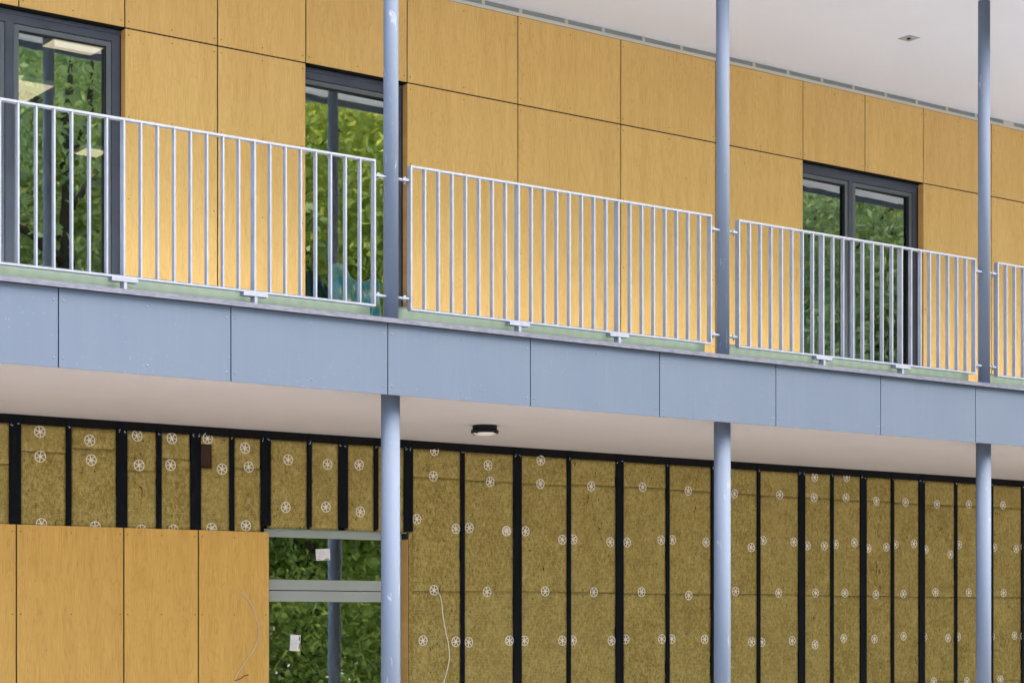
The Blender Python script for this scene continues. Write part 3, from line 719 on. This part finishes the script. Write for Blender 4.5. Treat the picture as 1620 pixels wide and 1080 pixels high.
# paper notes taped to the glass
def note(px0, py0, px1, py1, tilt, label):
    yy = yd+0.0235; yy += 0.0155*(at((px0+px1)/2, py1, yy).x-(xa+xb)/2)-0.002; a = at(px0, py1, yy); b = at(px1, py0, yy); c = (a+b)/2
    Rm = Matrix.Rotation(R(tilt), 3, 'Y')
    o = MB().box((a.x, yy, a.z), (b.x, yy+0.0008, b.z), rot=Rm, piv=c).build('paper_note', PAPER)
    tag(o, label, 'paper note', 'paper notes on the door glass')
    m = MB(); w_ = b.x-a.x; h_ = b.z-a.z
    wide = w_ > h_
    if wide:
        m.box((c.x+w_*0.1, yy-0.0006, a.z+h_*0.06), (b.x-w_*0.08, yy-0.0001, a.z+h_*0.13), rot=Rm, piv=c)
        m.box((a.x+w_*0.08, yy-0.0006, a.z+h_*0.06), (a.x+w_*0.3, yy-0.0001, a.z+h_*0.10), rot=Rm, piv=c)
    else:
        m.box((b.x-w_*0.13, yy-0.0006, a.z+h_*0.15), (b.x-w_*0.05, yy-0.0001, a.z+h_*0.5), rot=Rm, piv=c)
        m.box((b.x-w_*0.16, yy-0.0006, a.z+h_*0.66), (b.x-w_*0.06, yy-0.0001, a.z+h_*0.92), rot=Rm, piv=c)
    m.build('print', INK, o)
    g2 = MB()
    for i in range(5):
        if wide: g2.box((a.x+w_*0.12, yy-0.0006, a.z+h_*(0.28+0.12*i)), (a.x+w_*(0.5+0.08*(i % 3)), yy-0.0001, a.z+h_*(0.295+0.12*i)), rot=Rm, piv=c)
        else: g2.box((a.x+w_*(0.12+0.13*i), yy-0.0006, a.z+h_*0.12), (a.x+w_*(0.14+0.13*i), yy-0.0001, a.z+h_*(0.6+0.1*(i % 3))), rot=Rm, piv=c)
    g2.build('fine_print', SPOTM, o)
note(500, 868, 522, 885.5, -3, 'white paper note on the glass above the grey transom')
note(459, 1003.5, 475, 1029, 4, 'white paper note on the glass below the grey transom')

# ------------------------------------------------------------------ lamps, spot, cables
p = at(767, 672.5, 11.95); p.z = Z_S
lamp = empty('ceiling_lamp', p); tag(lamp, 'round black ceiling lamp with white diffuser under the balcony', 'lamp')
MB().cyl(p, p+Vector((0, 0, -0.036)), 0.092, n=40).build('housing', LAMPB, lamp)
m = MB().cyl(p+Vector((0, 0, -0.0365)), p+Vector((0, 0, -0.058)), 0.104, n=40)
for t in (0.3, 1.87, 3.44, 5.0): m.cyl(p+Vector((0.100*math.cos(t), 0.100*math.sin(t), -0.030)), p+Vector((0.100*math.cos(t), 0.100*math.sin(t), -0.064)), 0.010, n=10)
m.build('rim', LAMPB, lamp)
bm = bmesh.new(); bmesh.ops.create_uvsphere(bm, u_segments=32, v_segments=14, radius=0.090, matrix=Matrix.Translation(p+Vector((0, 0, -0.054))) @ Matrix.Diagonal((1, 1, 0.24, 1)))
for f in bm.faces: f.smooth = True
mb = MB(); mb.bm.free(); mb.bm = bm; mb.build('diffuser', LAMPD, lamp)

hc = Z_CEIL-CAMZ; Zs = hc*F/(PY-60.5)
u = 1438-PX; sp = Vector(((AX[0]*F+RT[0]*u)/F*Zs, (AX[1]*F+RT[1]*u)/F*Zs, Z_CEIL))
spot = empty('ceiling_spotlight', sp); tag(spot, 'small square grey recessed spotlight in the upper ceiling', 'spotlight')
s = 0.068
fr = MB(); fr.box((sp.x-s, sp.y-s, sp.z-0.005), (sp.x+s, sp.y-s+0.012, sp.z-0.0004)); fr.box((sp.x-s, sp.y+s-0.012, sp.z-0.005), (sp.x+s, sp.y+s, sp.z-0.0004))
fr.box((sp.x-s, sp.y-s+0.0122, sp.z-0.005), (sp.x-s+0.012, sp.y+s-0.0122, sp.z-0.0004)); fr.box((sp.x+s-0.012, sp.y-s+0.0122, sp.z-0.005), (sp.x+s, sp.y+s-0.0122, sp.z-0.0004))
fr.build('bezel', SPOTM, spot)
MB().box((sp.x-s+0.0125, sp.y-s+0.0125, sp.z-0.003), (sp.x+s-0.0125, sp.y+s-0.0125, sp.z-0.0004)).build('plate', SPOTM, spot)
MB().cyl(sp+Vector((0, 0, -0.0035)), sp+Vector((0, 0, -0.0095)), 0.018, n=16).build('lens', LAMPB, spot)

def smooth_path(P, n=6):
    P = [Vector(p) for p in P]; out = []
    for i in range(len(P)-1):
        a, b, c, d_ = P[max(i-1, 0)], P[i], P[i+1], P[min(i+2, len(P)-1)]
        for k in range(n):
            t = k/n; out.append(0.5*((2*b)+(c-a)*t+(2*a-5*b+4*c-d_)*t*t+(3*b-a-3*c+d_)*t**3))
    return out+[P[-1]]
c1 = [(375, 934, .006), (387, 941, -.03), (399, 958, -.035), (407, 983, -.02), (409.5, 1005, -.015), (403, 1024, -.02), (389, 1045, -.02), (377, 1063, -.015), (371.5, 1075, -.012)]
pts = smooth_path([at(x, y, YW+o) for x, y, o in c1])
cb = MB().tube(pts, 0.0035).build('cable', CABLEM); tag(cb, 'thin grey cable hanging out of the orange-brown panel left of the door', 'cable', 'loose cables on the ground floor wall')
MB().tube(smooth_path([at(x, y, YW-.013) for x, y in ((371.5, 1076), (380, 1073), (387, 1068), (393, 1067))]), 0.003).build('bare_end', CABLED, cb)
c2 = [(693, 936), (697, 944), (699.5, 958), (701, 975), (705, 997), (709.5, 1018), (711, 1040), (707, 1062), (702, 1080), (699, 1100)]
pts = smooth_path([at(x, y, YI-(0.02 if i else -0.01)) for i, (x, y) in enumerate(c2)])
tag(MB().tube(pts, 0.0042).build('cable', CABLEW), 'thin cream cable hanging over the insulation just right of the left column', 'cable', 'loose cables on the ground floor wall')

# ------------------------------------------------------------------ trees on the camera's side, mirrored in the glass
def leaf_mesh(name, seed, rad, zc, hz, nclump, nleaf, size, mat):
    rng = np.random.default_rng(seed)
    # lumpy ellipsoid of clumps
    d = rng.normal(size=(nclump, 3)); d /= np.linalg.norm(d, axis=1)[:, None]
    rr = rng.uniform(0.25, 1.0, nclump)**0.5
    lump = 1+0.22*np.sin(3*d[:, 0]*2+seed)*np.cos(4*d[:, 2]+seed)
    C = d*(rr*lump)[:, None]*np.array([rad, rad, hz]); C[:, 2] += zc
    n = nclump*nleaf
    cid = np.repeat(np.arange(nclump), nleaf)
    cs = rng.uniform(0.35, 0.75, nclump)[cid]
    P = C[cid]+rng.normal(size=(n, 3))*cs[:, None]*np.array([1.1, 1.1, 0.6])
    a = rng.normal(size=(n, 3)); a[:, 2] -= 0.5; a /= np.linalg.norm(a, axis=1)[:, None]
    b = rng.normal(size=(n, 3)); b -= (a*b).sum(1)[:, None]*a; b /= np.linalg.norm(b, axis=1)[:, None]
    L = rng.uniform(0.6, 1.3, n)[:, None]*size; Wd = L*0.42
    v = np.stack([P-a*L*0.5, P+b*Wd*0.5-a*L*0.05, P+a*L*0.5, P-b*Wd*0.5-a*L*0.05], 1).reshape(-1, 3)
    me = bpy.data.meshes.new(name)
    me.vertices.add(4*n); me.vertices.foreach_set('co', v.ravel())
    me.loops.add(4*n); me.loops.foreach_set('vertex_index', np.arange(4*n, dtype=np.int32))
    me.polygons.add(n); me.polygons.foreach_set('loop_start', np.arange(0, 4*n, 4, dtype=np.int32))
    me.update(calc_edges=True); me.validate(); me.materials.append(mat)
    return me
def tree_src(seed, mat, rad, zc, hz):
    r = empty('tree', (0, 0, 0))
    rnd = random.Random(seed)
    t = MB(); t.tube([(0, 0, 0), (0.05, 0.03, 1.6), (-0.05, 0.08, 4), (0.1, 0, 7), (0.0, 0.1, 10.5)], [0.26, 0.21, 0.17, 0.11, 0.03], 10)
    for k in range(11):
        z = 1.8+k*0.75; an = k*2.4; l = rad*rnd.uniform(0.55, 0.85)
        t.tube([(0, 0, z), (l*0.4*math.cos(an), l*0.4*math.sin(an), z+0.5), (l*math.cos(an+.2), l*math.sin(an+.2), z+1.5)], [0.08, 0.055, 0.015], 6)
    t.build('trunk', BARK, r)
    me = leaf_mesh('crown', seed, rad, zc, hz, 230, 210, 0.165, mat)
    c = bpy.data.objects.new('crown', me); COL.objects.link(c); c.parent = r
    return r
TS = [tree_src(3, LEAFS[0], 3.1, 7.2, 6.4), tree_src(11, LEAFS[1], 2.8, 6.6, 5.8), tree_src(23, LEAFS[2], 3.3, 7.6, 6.6)]
TL = ['mid green leafy tree facing the building, mirrored in its window panes', 'bright green leafy tree facing the building, mirrored in its window panes', 'blue-green leafy tree facing the building, mirrored in its window panes']
used = [False]*3; rt = random.Random(5)
spots = []
for row, (yy, st) in enumerate(((-4.5, 4.9), (-10.5, 5.4), (-17, 6.2))):
    x = 8.2+row*0.5
    while x < 52:
        spots.append((x+rt.uniform(-.8, .8), yy+rt.uniform(-1.2, 1.2))); x += st
for i, (x, y) in enumerate(spots):
    k = (i*2+i//5) % 3
    if used[k]: o = copy_tree(TS[k])
    else: o = TS[k]; used[k] = True
    o.location = (x, y, 0); o.rotation_euler = (0, 0, rt.uniform(0, 6.28)); sc = rt.uniform(0.98, 1.16)*(1.0 if y > -8 else 1.18); o.scale = (sc, sc, sc)
    tag(o, TL[k], 'tree', ['mid green trees mirrored in the glass', 'bright green trees mirrored in the glass', 'blue-green trees mirrored in the glass'][k])
# low shrubs in front of them
sm = leaf_mesh('foliage', 77, 1.5, 1.1, 1.1, 60, 90, 0.13, LEAFS[1])
sh0 = None; x = 8.6
while x < 44:
    if sh0 is None:
        sh0 = empty('shrub'); c = bpy.data.objects.new('foliage', sm); COL.objects.link(c); c.parent = sh0
        MB().tube([(0, 0, 0), (0.05, 0, 0.6), (0.1, 0.05, 1.3)], [0.05, 0.04, 0.01], 6).build('stem', BARK, sh0); o = sh0
    else: o = copy_tree(sh0)
    o.location = (x, -1.6+rt.uniform(-.5, .5), 0); o.rotation_euler = (0, 0, rt.uniform(0, 6)); s_ = rt.uniform(0.8, 1.25); o.scale = (s_, s_, s_)
    tag(o, 'low leafy shrub facing the building, mirrored in the ground floor door', 'shrub', 'shrubs mirrored in the ground floor glass')
    x += 2.6
x = 9.0
while x < 52:
    o = copy_tree(sh0); o.location = (x, -8+rt.uniform(-.8, .8), 0); o.rotation_euler = (0, 0, rt.uniform(0, 6)); s_ = rt.uniform(1.7, 2.3); o.scale = (s_*1.2, s_*1.2, s_)
    tag(o, 'tall leafy bush between the trees facing the building, mirrored in the ground floor door', 'shrub', 'tall bushes mirrored in the ground floor glass'); x += 4.0
